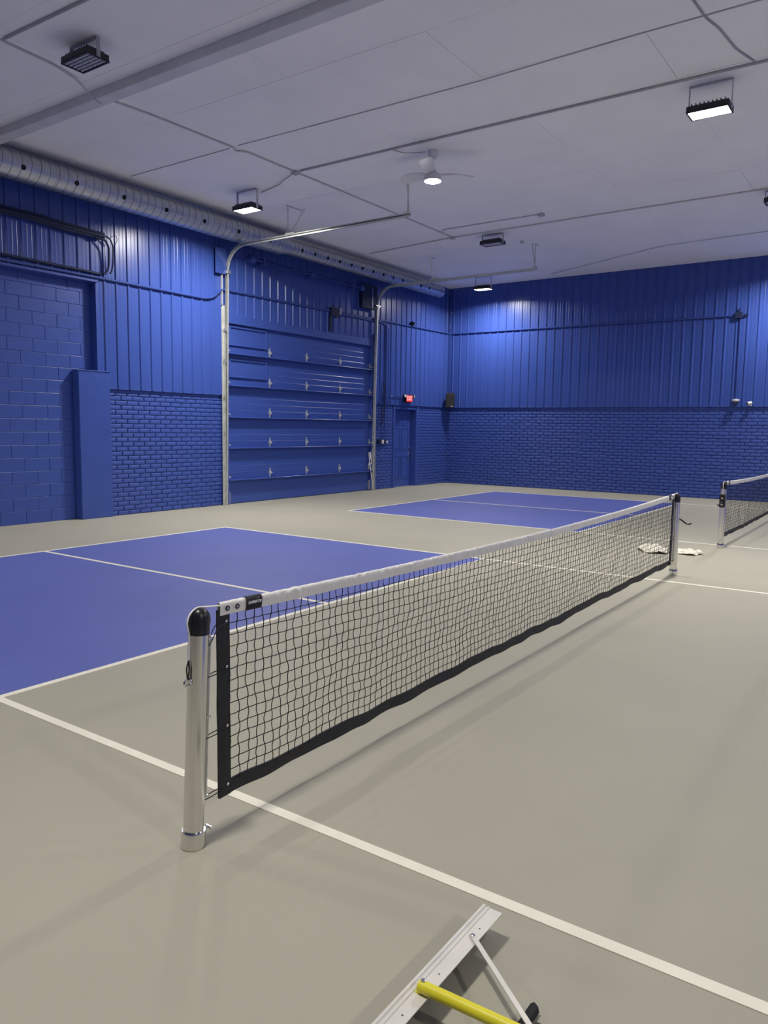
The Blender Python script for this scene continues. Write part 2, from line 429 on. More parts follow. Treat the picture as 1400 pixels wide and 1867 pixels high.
for i in range(6):
    z0, z1 = JZ[i], JZ[i+1]
    m = MB()
    m.box(DX0+.02, DX1-.02, YD, YD+.05, z0+.004, z1-.004)
    sec = m.build('door_section', M['doorblue'], d2, label='bottom section of the door' if i == 0 else None)
    # fine pressed lines across the section
    for k in range(1, 5):
        zz = z0+(z1-z0)*k/5+.02
        MB().prism([(YD-.0035, zz-.004), (YD+.001, zz-.012), (YD+.001, zz+.006)], DX0+.03, DX1-.03, 'x').build('pressed_rib', M['doorblue'], sec)
    # ledge (lower lip) of every section above the first, throws the dark band below
    if i > 0:
        lg = MB().bbox(DX0+.02, DX1-.02, YD-.098, YD+.001, z0-.008, z0+.008, .003); lg.tube([(DX0+.02, YD-.098, z0), (DX1-.02, YD-.098, z0)], .0125, 12); lg.build('section_ledge', M['lip'], sec, smooth=True)
        for hx in (9.80, 10.99, 12.20):
            h = inst('hinge', hme, sec, (hx, YD-.001, z0+.108))
        for hx, s in ((DX0+.055, 1), (DX1-.055, -1)):
            mm = MB(); mm.box(hx-.03, hx+.03, YD-.075, YD, z0+.05, z0+.058); mm.prism([(YD, z0+.02), (YD-.075, z0+.05), (YD-.02, z0+.15), (YD, z0+.17)], hx-.003, hx+.003, 'x')
            mm.tube([(hx+.02*s, YD-.06, z0+.07), (hx-.09*s, YD-.06, z0+.07)], .006, 6); mm.tube([(hx-.075*s, YD-.06, z0+.07), (hx-.095*s, YD-.06, z0+.07)], .022, 10)
            mm.build('roller_bracket', M['track'], sec)
    if i in (4, 5):       # blanked window at the left of the two upper sections
        a, b, c, d = 8.66, 9.66, z0+.20, z1-.13
        fr = MB(); t = .035
        for (x0_, x1_, zz0, zz1) in ((a-t, b+t, c-t, c), (a-t, b+t, d, d+t), (a-t, a, c, d), (b, b+t, c, d)): fr.bbox(x0_, x1_, YD-.034, YD+.001, zz0, zz1, .006)
        wf = fr.build('window_frame', M['doorblue'], sec)
        MB().box(a, b, YD-.006, YD+.0005, c, d).build('blank_panel', M['doorblue'], wf)
# bottom fixtures at each end
for hx in (DX0+.05, DX1-.05):
    MB().bbox(hx-.03, hx+.03, YD-.05, YD, .02, .26, .004).build('bottom_bracket', M['galv'], d2)
# weather seal
MB().box(DX0+.02, DX1-.02, YD-.004, YD+.04, 0, .012).build('bottom_seal', M['rubber'], d2)
# lift rope on the right side
MB().tube(rounded([(13.30, YD-.07, .95), (13.36, YD-.09, .85), (13.30, YD-.07, .62), (13.40, YD-.10, .70), (13.36, YD-.08, .98), (13.31, YD-.07, .93), (13.38, YD-.09, .45), (13.44, YD-.12, .06)], .05), .011, 6).build('pull_rope', M['white'], d2, smooth=True)

# ---- door tracks
def track(x, side, label):
    t = empty('door_track', (x, 9.2, 0), label=label, cat='door track', group='overhead door tracks')
    s = side
    # sloping vertical rail, curve, horizontal rail (C section drawn as a flattened tube with lips)
    yb, yt, zc, zh = 9.185, 9.10, 4.55, 5.02
    def rail(path, name):
        m = MB()
        P = [Vector(p) for p in path]
        for dx, wd, ht in ((0, .052, .004), (.022, .004, .03)):
            pass
        # web + two lips swept along the path in the YZ plane
        rows = []
        for i, p in enumerate(P):
            d = (P[min(i+1, len(P)-1)]-P[max(i-1, 0)]).normalized(); n = Vector((0, -d.z, d.y))
            pts = [(-.020*s, -.012), (-.020*s, -.030), (.018*s, -.030), (.018*s, .030), (-.020*s, .030), (-.020*s, .012),
                   (-.016*s, .012), (-.016*s, .026), (.014*s, .026), (.014*s, -.026), (-.016*s, -.026), (-.016*s, -.012)]
            rows.append([p+Vector((q[0], 0, 0))+n*q[1] for q in pts])
        n = len(rows[0])
        m.add([q for r in rows for q in r], [(i*n+j, i*n+(j+1) % n, (i+1)*n+(j+1) % n, (i+1)*n+j) for i in range(len(rows)-1) for j in range(n)])
        m.add(rows[0], [tuple(range(n))]); m.add(rows[-1], [tuple(range(n))])
        return m.build(name, M['track'], t)
    rail([(x, yb, .01), (x, yt, zc)], 'vertical_rail')
    R = zh-zc
    rail([(x, yt-R+R*math.cos(a), zc+R*math.sin(a)) for a in [math.pi/2*i/10 for i in range(11)]], 'curved_rail')
    rail([(x, yt-R, zh), (x, 4.87, zh+.01)], 'horizontal_rail')
    # wall angle
    aw = MB(); xa = x-.065*s
    aw.bbox(xa-.028, xa+.028, SID-.03, SID-.012, 0, 3.92, .003); aw.bbox(xa+.020*s-.004, xa+.020*s+.004, 9.13, SID-.012, 0, 3.92, .002)
    aw.build('wall_angle', M['track'], t)
    # brackets between angle and rail with bolts
    for z in (.12, .75, 1.45, 2.15, 2.85, 3.45):
        yy = yb+(yt-yb)*z/zc
        b = MB().bbox(min(xa, x), max(xa, x), yy-.004, yy+.004+.02, z-.03, z+.03, .002); b.tube([(x-.03*s, yy-.008, z), (x-.03*s, yy+.02, z)], .010, 6); b.tube([(xa+.008*s, yy-.008, z), (xa+.008*s, yy+.02, z)], .010, 6)
        b.build('rail_bracket', M['galv'], t)
    # flag plate at the curve
    fx0, fx1 = sorted((x-.02*s, x-.36*s if s > 0 else x+.55))
    if s > 0:
        MB().bbox(x-.30, x-.015, 9.10, 9.108, 4.50, 4.98, .002).build('flag_plate', M['bpipe'], t)
        MB().bbox(x-.11, x-.09, 9.13, SID-.022, 3.92, 4.58, .002).build('plate_strut', M['track'], t)
    else:
        MB().bbox(x-.66, x-.05, 9.06, 9.13, 4.46, 5.02, .004).build('flag_plate', M['dpipe'], t, label='dark end bearing plate')
        MB().bbox(x-.30, x-.24, 9.045, 9.058, 4.50, 4.96, .002).build('plate_strut', M['bpipe'], t)
        MB().bbox(x-.14, x+.05, 9.02, 9.10, 4.55, 4.585, .003).build('end_bracket', M['galv'], t)
    # cross bolts on joint
    j = MB(); j.bbox(x-.05, x+.05, yt-.05, yt+.035, zc-.03, zc+.03, .003); j.build('joint_plate', M['galv'], t)
    # hangers to the ceiling
    for k, (yh, lean) in enumerate(((7.52, .14), (4.93, -.05))):
        h = MB()
        h.tube([(x, yh, zh+.03), (x+.02*s, yh+lean*.2, ZC-.002)], .011, 4)
        h.tube([(x+.015*s, yh-.02, zh+.03), (x+.30*s if k == 0 else x+.06*s, yh-lean, ZC-.002)], .011, 4)
        h.bbox(x-.03, x+.035, yh-.17 if k == 0 else yh-.05, yh+.05, zh+.03, zh+.06, .003)
        h.bbox(x-.05, x+.38 if (k == 0 and s > 0) else x+.12, yh-.02, yh+.02, ZC-.008, ZC-.001, .002)
        h.build('hanger', M['track'], t)
    return t
track(8.455, 1, 'bent galvanised track at the near side of the overhead door')
track(13.455, -1, 'bent galvanised track at the far side of the overhead door, beside the exit door')
# ---- torsion shaft over the door
ts = empty('torsion_shaft', (10.9, 9.0, 4.9), label='blue painted torsion spring shaft under the duct above the overhead door', cat='spring shaft')
MB().tube([(8.93, 9.02, 4.90), (12.74, 9.02, 4.90)], .016, 10).build('shaft', M['bpipe'], ts)
for a, b in ((9.4, 10.7), (11.05, 12.35)):
    pts = [(a+(b-a)*i/420, 9.02+.038*math.cos(i*.75), 4.90+.038*math.sin(i*.75)) for i in range(421)]
    MB().tube(pts, .006, 4).build('spring', M['bpipe'], ts)
for a in (9.02, 12.66): MB().lathe([(.03, -.06), (.085, -.055), (.07, -.04), (.07, .04), (.085, .055), (.03, .06)], 18, (a, 9.02, 4.90), 'x').build('cable_drum', M['bpipe'], ts)
for a in (9.38, 10.86, 12.37): MB().bbox(a-.02, a+.02, 8.99, SID-.026, 4.84, 4.96, .003).build('bearing_bracket', M['bpipe'], ts)

# ================================================================== EXIT DOOR
d1 = empty('door_1', (15.0, 9.3, 0), kind='structure', label='blue six panel exit door with lever handle below the red sign', cat='door')
YL = 9.395
fr = MB()
fr.bbox(MX0, MX0+.035, YW-.02, YL+.06, 0, MZ, .003); fr.bbox(MX1-.035, MX1, YW-.02, YL+.06, 0, MZ, .003); fr.bbox(MX0, MX1, YW-.02, YL+.06, MZ-.035, MZ, .003)
fr.build('door_frame', M['blue'], d1)
for a, b in ((MX0-.055, MX0+.012), (MX1-.012, MX1+.07)): MB().bbox(a, b, YW-.030, YW+.012, 0, ZS-.03, .004).build('casing', M['blue'], d1)
leaf = MB().box(MX0+.038, MX1-.038, YL, YL+.045, .012, MZ-.038).build('door_leaf', M['doorblue'], d1)
lx0, lx1 = MX0+.038, MX1-.038; lw = lx1-lx0
for cx in (lx0+lw*.29, lx0+lw*.71):
    for z0, z1 in ((.22, .82), (.98, 1.56), (1.68, 1.93)):
        a, b = cx-lw*.155, cx+lw*.155
        m = MB(); t = .018
        for (p, q, r, s_) in ((a-t, b+t, z0-t, z0), (a-t, b+t, z1, z1+t), (a-t, a, z0, z1), (b, b+t, z0, z1)): m.bbox(p, q, YL-.010, YL+.001, r, s_, .003)
        m.bbox(a+.03, b-.03, YL-.008, YL+.001, z0+.03, z1-.03, .004)
        m.build('raised_panel', M['doorblue'], leaf)
hd = MB(); kx = lx1-.07
hd.lathe([(.034, 0), (.034, -.012), (.012, -.016), (.012, -.055), (0, -.055)], 16, (kx, YL, .88), 'y'); hd.tube(rounded([(kx, YL-.05, .88), (kx-.02, YL-.062, .88), (kx-.11, YL-.06, .875)], .02), .011, 8)
hd.bbox(kx-.03, kx+.03, YL-.006, YL, .78, .96, .003)
hd.build('lever_handle', M['chrome'], leaf, smooth=True)
MB().lathe([(.032, 0), (.030, -.02), (.018, -.024), (0, -.024)], 16, (kx, YL, 1.04), 'y').build('deadbolt', M['chrome'], leaf, smooth=True)
MB().box(MX0, MX1, YW, YL+.05, 0, .010).build('threshold', M['galv'], d1)
for z in (.25, 1.05, 1.85): MB().tube([(MX0+.036, YL-.004, z-.05), (MX0+.036, YL-.004, z+.05)], .007, 6).build('hinge', M['blue'], d1)

# ---- exit sign
ex = empty('exit_sign', (14.98, 9.16, 2.36), label='glowing red exit sign with two emergency lamp heads above the door', cat='exit sign')
ey = 9.085
MB().bbox(14.815, 15.115, ey, 9.178, 2.272, 2.462, .008).build('housing', M['black'], ex)
MB().bbox(14.825, 15.105, ey-.004, ey+.002, 2.282, 2.452, .003).build('red_face', M['red'], ex)
lt = text_mesh('EXIT', .165, M['exitletter'], .0015, offset=.003)
o = inst('letters', lt, ex, (14.965, ey-.0055, 2.367), (math.pi/2, 0, 0)); o.scale = (.78, 1, 1)
for hx, ss in ((14.765, -1), (15.165, 1)):
    h = MB(); h.lathe([(.045, -.035), (.05, .0), (.035, .04), (0, .05)], 16, (0, 0, 0), 'y'); 
    h.xf(Matrix.Translation((hx, ey+.02, 2.43)) @ Matrix.Rotation(ss*.35, 4, 'Z'))
    h.tube([(hx-ss*.045, ey+.04, 2.43), (hx, ey+.04, 2.43)], .012, 6)
    hh = h.build('lamp_head', M['black'], ex, smooth=True)
    g = MB().lathe([(.040, -.038), (.0, -.042)], 16, (0, 0, 0), 'y'); g.xf(Matrix.Translation((hx, ey+.02, 2.43)) @ Matrix.Rotation(ss*.35, 4, 'Z')); g.build('lamp_lens', M['white'], hh)

# ================================================================== DUCT
DY, DZ, DR1, DR2 = 8.80, 5.265, .195, .150
du = empty('spiral_duct', (6.0, DY, DZ), label='long silver spiral duct with round air holes hung below the ceiling', cat='duct')
def ductpipe(x0, x1, r, name):
    m = MB().lathe([(r, x0), (r, x1)], 40, (0, DY, DZ), 'x'); return m.build(name, M['duct'], du, smooth=True)
p1 = ductpipe(-7.9, 9.55, DR1, 'wide_pipe')
MB().lathe([(DR1+.006, 9.50), (DR1+.006, 9.60), (DR2+.008, 9.78), (DR2+.008, 9.86)], 40, (0, DY, DZ), 'x').build('reducer', M['duct'], du, smooth=True)
p2 = ductpipe(9.85, 15.93, DR2, 'narrow_pipe')
MB().lathe([(DR2+.006, 15.86), (DR2+.006, 15.95), (DR2-.03, 15.955), (0, 15.955)], 40, (0, DY, DZ), 'x').build('end_cap', M['duct'], du, smooth=True)
for (x0, x1, r, par) in ((-7.9, 9.5, DR1, p1), (9.87, 15.85, DR2, p2)):
    pitch_ = .145 if par is p1 else .12
    n = int((x1-x0)/pitch_*22)
    pts = [(x0+(x1-x0)*i/n, DY+(r+.0005)*math.cos(-2*math.pi*i/22), DZ+(r+.0005)*math.sin(-2*math.pi*i/22)) for i in range(n+1)]
    MB().tube(pts, .0046, 4).build('spiral_seam', M['ductseam'], par)
hxs = [(x, DR1, p1) for x in [4.08+.844*k for k in range(-5, 7)]]+[(10.15+.4195*k, DR2, p2) for k in range(0, 13)]
for hx, r, par in hxs:
    a = math.radians(-14); c = Vector((hx, DY-r*math.cos(a), DZ+r*math.sin(a))); d = Vector((0, -math.cos(a), math.sin(a)))
    m = MB().lathe([(.037, -.012), (.037, .0035), (.031, .005), (.030, .0015), (0, .001)], 18); m.xf(Matrix.Translation(c) @ d.to_track_quat('Z', 'Y').to_matrix().to_4x4())
    m.build('air_hole', M['hole'], par, smooth=True)
for x in (4.6, 7.79, 10.6, 13.2, 15.2):
    r = DR1 if x < 9.5 else DR2
    m = MB().lathe([(r+.004, x-.012), (r+.006, x), (r+.004, x+.012)], 40, (0, DY, DZ), 'x')
    m.tube([(x, DY-.03, DZ+r), (x, DY-.03, ZC-.001)], .004, 5); m.tube([(x, DY+.03, DZ+r), (x, DY+.03, ZC-.001)], .004, 5)
    m.build('hanger_band', M['duct'], du)

# ================================================================== FLOODLIGHTS
def flood(lit):
    t = empty('floodlight', (0, 0, 0))
    L, Wd, H = .46, .27, .062; DROP = ZC-(5.24 if lit else 5.36)       # long side along y
    h = MB().bbox(-Wd/2, Wd/2, -L/2, L/2, 0, H, .008)
    for k in range(9):
        yy = -L/2+.05+k*(L-.1)/8; h.box(-Wd/2+.03, Wd/2-.03, yy-.004, yy+.004, H, H+.03)
    h.build('housing', M['housing'], t)
    rim = MB(); b = .018
    for (p, q, r, s_) in ((-Wd/2, Wd/2, -L/2, -L/2+b), (-Wd/2, Wd/2, L/2-b, L/2), (-Wd/2, -Wd/2+b, -L/2+b, L/2-b), (Wd/2-b, Wd/2, -L/2+b, L/2-b)): rim.box(p, q, r, s_, -.012, .001)
    rim.build('rim', M['housing'], t)
    if lit:
        g = MB(); a, c = Wd/2-b-.002, L/2-b-.002
        g.box(-a, a, -c, c, -.009, .0005)
        g.build('lens', M['lit'], t)
        ld = bpy.data.lights.new('floodlight_lamp', 'AREA'); ld.shape = 'RECTANGLE'; ld.size = 2*a; ld.size_y = 2*c; ld.energy = LAMP_W; ld.color = LAMP_COL; ld.spread = math.radians(LAMP_SPREAD)
        lo = bpy.data.objects.new('lamp', ld); COL.objects.link(lo); lo.parent = t; lo.location = (0, 0, -.0105)
    else:
        MB().box(-Wd/2+b, Wd/2-b, -L/2+b, L/2-b, -.001, .001).build('reflector', M['reflector'], t)
        g = MB(); nx, ny = 5, 10
        sx, sy = (Wd-2*b)/nx, (L-2*b)/ny
        for i in range(nx):
            for j in range(ny):
                cx, cy = -Wd/2+b+sx*(i+.5), -L/2+b+sy*(j+.5)
                g.lathe([(.0195, -.001), (.017, -.007), (.008, -.0105), (0, -.011)], 8, (cx, cy, 0))
        g.build('lens', M['lensoff'], t, smooth='all')
    br = MB()
    for s_ in (-1, 1):
        br.bbox(-.022, .022, s_*(L/2+.002)-.003, s_*(L/2+.002)+.003, .0, DROP-.007, .001); br.tube([(0, s_*(L/2-.01), .03), (0, s_*(L/2+.02), .03)], .014, 8)
    br.bbox(-.022, .022, -L/2-.005, L/2+.005, DROP-.012, DROP-.004, .001)
    br.build('bracket', M['wpipe' if lit else 'gpipe'], t)
    return t
fl_lit, fl_off = flood(True), flood(False)
used = {True: False, False: False}
lamps = [
 (True, 7.41, 7.50, 1, 'lit white floodlight on the ceiling above the bent track of the overhead door'),
 (True, 16.06, 7.55, .60, 'lit white floodlight near the corner, close to the far wall'),
 (True, 7.40, .095, 1, 'large bright lit floodlight on the ceiling at the right'),
 (False, 2.863, 5.30, 1, 'unlit black floodlight near the ceiling beam, over the nearer court'),
 (False, 12.22, 5.32, 1, 'small unlit black floodlight between the fan and the corner lamp'),
 (False, 12.06, .005, 1, 'unlit black floodlight cut off at the right edge, above the far wall'),
 (True, 16.06, .095, .66, 'lit floodlight by the far wall beyond the right edge'),
 (True, -1.24, 7.50, .7, 'lit floodlight beside the left wall behind the camera'),
 (True, -1.24, .095, .58, 'lit floodlight above the camera'),
 (True, 7.41, -7.33, 1, 'lit floodlight by the right wall between the courts'),
 (True, 16.06, -7.33, 1, 'lit floodlight in the far right corner'),
 (True, -1.24, -7.33, .8, 'lit floodlight in the rear right corner'),
]
for lit, x, y, rz, lb in lamps:      # rz: output relative to LAMP_W
    src = fl_lit if lit else fl_off
    if used[lit]: src = copy_tree(src)
    used[lit] = True
    if lit and rz != 1:
        for ch in src.children:
            if ch.type == 'LIGHT': ch.data = ch.data.copy(); ch.data.energy = LAMP_W*rz
    src.location = (x, y, 5.24 if lit else 5.36); src.rotation_euler = (0, 0, 0)
    tag(src, label=lb, cat='floodlight', group='floodlights on the ceiling')

# ================================================================== CEILING FAN
fx, fy = 7.53, 3.885
fan = empty('ceiling_fan', (fx, fy, 5.12), label='white three blade ceiling fan with a round glowing lamp', cat='ceiling fan')
MB().lathe([(.075, ZC-.001), (.078, ZC-.03), (.07, ZC-.075), (.045, ZC-.11), (.02, ZC-.118), (.02, ZC-.11)], 24, (fx, fy, 0)).build('canopy', M['white'], fan, smooth=True)
MB().tube([(fx, fy, ZC-.11), (fx, fy, 5.30)], .011, 10).build('downrod', M['white'], fan, smooth=True)
MB().lathe([(.02, 5.32), (.035, 5.31), (.05, 5.275), (.10, 5.245), (.125, 5.215), (.125, 5.185), (.12, 5.17), (.118, 5.15)], 28, (fx, fy, 0)).build('motor', M['white'], fan, smooth=True)
MB().lathe([(.126, 5.172), (.128, 5.15), (.120, 5.140), (.120, 5.15)], 28, (fx, fy, 0)).build('lamp_ring', M['white'], fan, smooth=True)
MB().lathe([(.117, 5.149), (.113, 5.135), (.06, 5.125), (0, 5.122)], 28, (fx, fy, 0)).build('lamp_lens', M['fanlit'], fan, smooth=True)
for k in range(3):
    a = math.radians(200+120*k); g = []
    for i in range(9):
        t = i/8; r_ = .10+t*.52; wd = .05+.045*math.sin(min(1, t*1.6)*math.pi/2)-(.05*max(0, t-.85)/.15)
        row = []
        for j in (-1, -.33, .33, 1):
            tw = math.radians(28-14*t)
            row.append((r_, j*wd*math.cos(tw), 5.235+.035*math.sin(t*2.6)+j*wd*math.sin(tw)))
        g.append(row)
    m = MB().sheet(g); m.sheet([[(p[0], p[1], p[2]+.008) for p in row] for row in g])
    n = 4; R = 9; e = [i*n for i in range(R)]+[(R-1)*n+j for j in range(1, n)]+[i*n+n-1 for i in range(R-2, -1, -1)]+[2, 1]
    m.f += [(e[i], e[(i+1) % len(e)], e[(i+1) % len(e)]+R*n, e[i]+R*n) for i in range(len(e))]
    m.xf(Matrix.Translation((fx, fy, 0)) @ Matrix.Rotation(a, 4, 'Z'))
    m.build('blade', M['white'], fan, smooth=True)

# ================================================================== CEILING CONDUITS AND CABLES
def pipe(name, pts, r, mk, label, cat='conduit', rad=.08, clips=0, group=None, n=8):
    P = rounded(pts, rad) if len(pts) > 2 else [Vector(p) for p in pts]
    if not clips:
        return MB().tube(P, r, n).build(name, M[mk], None, smooth=True, label=label, cat=cat, group=group)
    t = empty(name, P[0], label=label, cat=cat, group=group)
    MB().tube(P, r, n).build('pipe', M[mk], t, smooth=True)
    # straps at even spacing
    acc = 0; nxt = clips*.5
    for a, b in zip(P[:-1], P[1:]):
        d = (b-a); l = d.length
        while acc+l > nxt:
            q = a+d*((nxt-acc)/l)
            dn = d.normalized()
            MB().tube([q-dn*.010, q+dn*.010], r+.004, 8).build('strap', M[mk], t); nxt += clips
        acc += l
    return t
zc = ZC-.013
G = 'conduits on the ceiling'
pipe('ceiling_conduit', [(3.83, 6.30, zc), (4.4, 6.24, zc), (5.86, 6.20, zc), (5.95, 6.28, zc), (6.05, 6.16, zc), (7.05, 6.16, zc)], .012, 'wpipe', 'thin white conduit running from the beam to the ceiling junction box', clips=1.2, group=G)
pipe('ceiling_conduit', [(7.20, 6.155, zc), (11.90, 6.13, zc)], .012, 'wpipe', 'white conduit running from the first junction box past the door track end', clips=1.2, group=G)
pipe('ceiling_conduit', [(7.12, 6.06, zc), (7.12, 3.0, zc), (7.19, -9.0, zc)], .017, 'gpipe', 'thick grey conduit crossing the ceiling behind the fan', clips=1.5, group=G)
pipe('ceiling_conduit', [(12.30, 8.5, zc), (12.0, 6.2, zc), (11.92, 3.0, zc), (11.83, -9.0, zc)], .015, 'wpipe', 'long conduit crossing the ceiling in front of the far wall', clips=1.5, group=G)
pipe('ceiling_conduit', [(11.60, 6.125, zc), (11.36, 6.0, zc), (11.345, 3.93, zc)], .010, 'wpipe', 'short conduit branching off to a small ceiling box', clips=.9, group=G)
pipe('ceiling_cable', [(5.86, 8.55, ZC-.007), (5.86, 6.3, ZC-.006)], .006, 'wpipe', 'thin grey cable running from the duct to the first conduit', cat='cable', group=G)
pipe('ceiling_cable', [(5.84, 6.1, ZC-.007), (5.88, 4.2, ZC-.007), (5.91, 2.3, ZC-.007), (5.86, .5, ZC-.007), (5.86, -3, ZC-.007)], .006, 'wpipe', 'thin grey cable crossing the ceiling nearest the beam', cat='cable', group=G)
pipe('ceiling_cable', [(4.4, -.05, ZC-.010), (5.535, -.147, ZC-.010), (5.9, -.17, ZC-.010), (6.17, -.235, ZC-.010), (6.7, -.29, ZC-.010), (7.10, -.40, ZC-.010)], .010, 'gpipe', 'loose grey cable curving over the ceiling at the upper right', cat='cable', group=G)
pipe('ceiling_cable', [(16.6, 5.9, ZC-.008), (15.9, 4.6, ZC-.03), (15.4, 3.5, ZC-.012), (14.97, 2.7, ZC-.02), (14.86, .6, ZC-.008), (14.8, -3, ZC-.008)], .008, 'wpipe', 'loose cable sagging along the ceiling near the far wall', cat='cable', rad=.4, group=G)
pipe('ceiling_cable', [(7.14, 4.35, ZC-.008), (7.3, 4.22, ZC-.04), (7.44, 3.96, ZC-.03)], .007, 'gpipe', 'short grey cable feeding the ceiling fan', cat='cable', group=G)
pipe('ceiling_cable', [(1.0, 5.70, ZC-.012), (2.33, 5.98, ZC-.012), (2.95, 6.02, ZC-.012), (3.30, 6.10, ZC-.03), (3.58, 6.22, ZC-.11), (3.72, 6.27, ZC-.118), (3.84, 6.30, ZC-.02)], .012, 'wpipe', 'white cable drooping over the ceiling beam', cat='cable', group=G)
pipe('ceiling_cable', [(2.345, 5.93, zc), (2.38, 4.6, zc), (2.40, -3, zc)], .016, 'gpipe', 'grey conduit on the ceiling at the upper left corner', cat='conduit', group=G)
pipe('ceiling_cable', [(7.14, 6.22, ZC-.02), (7.25, 6.55, ZC-.05), (7.42, 6.75, ZC-.02), (7.60, 7.35, ZC-.012)], .008, 'gpipe', 'short cord from the junction box to the lit floodlight', cat='cable', group=G)
def jbox(x, y, label, s=.05):
    t = empty('junction_box', (x, y, ZC-.03), label=label, cat='junction box', group='ceiling junction boxes')
    MB().bbox(x-s, x+s, y-s, y+s, ZC-.042, ZC-.0005, .005).build('box', M['wpipe'], t); MB().bbox(x-s*1.05, x+s*1.05, y-s*1.05, y+s*1.05, ZC-.047, ZC-.041, .002).build('cover', M['gpipe'], t)
    return t
jbox(7.12, 6.155, 'square junction box where the ceiling conduits meet')
jbox(11.97, 6.13, 'square junction box beside the end of the long ceiling conduit')
jbox(11.345, 3.88, 'small junction box at the end of the short conduit')
jbox(13.05, 5.06, 'small junction box near the far door track end', .03)
# ================================================================== WALL CONDUITS
yc = SID-.036
WG = 'conduits on the walls'
t = empty('cable_bundle', (4.5, 9.1, 4.66), label='thick dark cable bundle ending in loops below the duct at the left', cat='cable bundle')
for k, (dz, dy, r) in enumerate(((0, 0, .034), (.045, .0, .024), (-.042, .01, .022))):
    MB().tube(rounded([(.5, 9.12+dy, 4.70+dz), (4.6, 9.12+dy, 4.70+dz), (5.0, 9.11+dy, 4.67+dz), (5.72, 9.10+dy, 4.66+dz*.8)], .3), r, 8).build('cable', M['dpipe'], t, smooth=True)
MB().tube(rounded([(5.55, 9.09, 4.61), (5.72, 9.07, 4.60), (5.80, 9.09, 4.50), (5.81, 9.11, 4.25), (5.79, 9.12, 4.12), (5.70, 9.12, 4.055)], .07), .017, 8).build('hanging_loop', M['dpipe'], t, smooth=True)
MB().tube(rounded([(5.60, 9.10, 4.67), (5.80, 9.08, 4.66), (5.88, 9.09, 4.55), (5.885, 9.11, 4.25), (5.87, 9.13, 4.13), (5.84, 9.14, 4.09)], .07), .013, 8).build('hanging_loop', M['dpipe'], t, smooth=True)
MB().tube(rounded([(5.82, 9.08, 4.66), (5.92, 9.06, 4.72), (5.96, 9.08, 4.64), (5.90, 9.06, 4.56)], .04), .005, 5).build('loose_wire', M['dpipe'], t, smooth=True)
pipe('wall_conduit', [(.5, yc, 4.075), (5.35, yc, 4.065), (5.72, yc, 4.055)], .021, 'dpipe', 'dark upper conduit above the concrete blocks', clips=.62, group=WG)
pipe('wall_conduit', [(.5, yc, 4.0), (5.6, yc, 3.995), (7.93, yc, 3.985), (8.12, yc-.02, 4.03), (8.36, yc-.02, 4.215), (8.50, yc, 4.222), (11.70, yc, 4.245)], .021, 'bpipe', 'blue painted conduit running along the siding from the left to the door', clips=.62, rad=.12, group=WG)
pipe('wall_conduit', [(12.02, yc, 4.25), (17.10, yc, 4.30)], .020, 'bpipe', 'blue painted conduit from the wall box above the door to the corner', clips=.9, group=WG)
pipe('wall_conduit', [(12.02, yc-.0, 4.215), (13.85, yc, 4.225), (13.97, yc, 4.19), (13.97, yc, 2.30), (13.95, yc+.01, 1.26)], .017, 'bpipe', 'blue conduit turning down beside the overhead door to the wall box', clips=.9, rad=.1, group=WG)
pipe('wall_conduit', [(14.05, yc, 4.10), (14.08, yc, 4.0), (14.08, yc, 2.25), (14.07, yc+.01, 1.28)], .010, 'bpipe', 'thin blue conduit dropping to the left of the exit door', clips=1.2, group=WG)
pipe('wall_conduit', [(14.70, yc, 2.405), (14.22, yc, 2.41), (14.17, yc, 2.36), (14.17, yc, 2.215)], .013, 'bpipe', 'short blue conduit leading to the exit sign', rad=.04, group=WG)
xc = SIDX-.036
pipe('wall_conduit', [(xc, 9.06, 4.285), (xc, 4.5, 4.275), (xc, 1.60, 4.27)], .019, 'bpipe', 'dark blue conduit running across the far wall siding', clips=.9, group=WG)
pipe('wall_conduit', [(xc, 1.44, 4.20), (xc, 1.43, 2.38)], .015, 'bpipe', 'dark conduit dropping down the far wall to the camera', clips=.9, group=WG)
bx = empty('wall_box', (11.86, yc, 4.2), label='dark junction box on the siding above the overhead door', cat='junction box')
MB().bbox(11.70, 12.02, yc-.045, SID-.02, 4.13, 4.32, .006).build('box', M['dpipe'], bx)
MB().bbox(12.0, 12.06, yc-.05, SID-.02, 4.20, 4.34, .004).build('side_cover', M['gpipe'], bx)
MB().bbox(11.66, 11.74, yc-.03, SID-.02, 3.78, 4.13, .004).build('drop_cover', M['dpipe'], bx)
bx = empty('emergency_unit', (xc, 1.46, 4.27), label='small dark junction box with side stubs high on the far wall', cat='junction box')
MB().bbox(xc-.06, SIDX-.02, 1.40, 1.56, 4.20, 4.34, .006).build('box', M['dpipe'], bx)
for a, b in (((xc-.02, 1.38, 4.27), (xc-.02, 1.28, 4.275)), ((xc-.02, 1.48, 4.35), (xc-.02, 1.46, 4.42))): MB().tube([a, b], .022, 8).build('stub', M['dpipe'], bx, smooth=True)
# corner cable
pipe('corner_cable', [(17.10, 9.14, 5.45), (17.08, 9.10, 5.0), (17.03, 9.06, 4.86), (17.08, 9.12, 4.74), (17.09, 9.13, 4.45), (17.06, 9.08, 4.38), (17.09, 9.12, 4.32)], .011, 'bpipe', 'thin blue cable with small loops hanging in the wall corner', cat='cable')
# sensor on the conduit between the door and the corner
sn = empty('wall_sensor', (15.15, 9.12, 4.36), label='small dark sensor on the conduit left of the corner', cat='sensor')
MB().bbox(15.10, 15.20, 9.11, SID-.02, 4.29, 4.40, .006).build('body', M['dpipe'], sn); MB().tube([(15.15, 9.115, 4.36), (15.15, 9.08, 4.37)], .03, 10).build('head', M['dpipe'], sn, smooth=True)
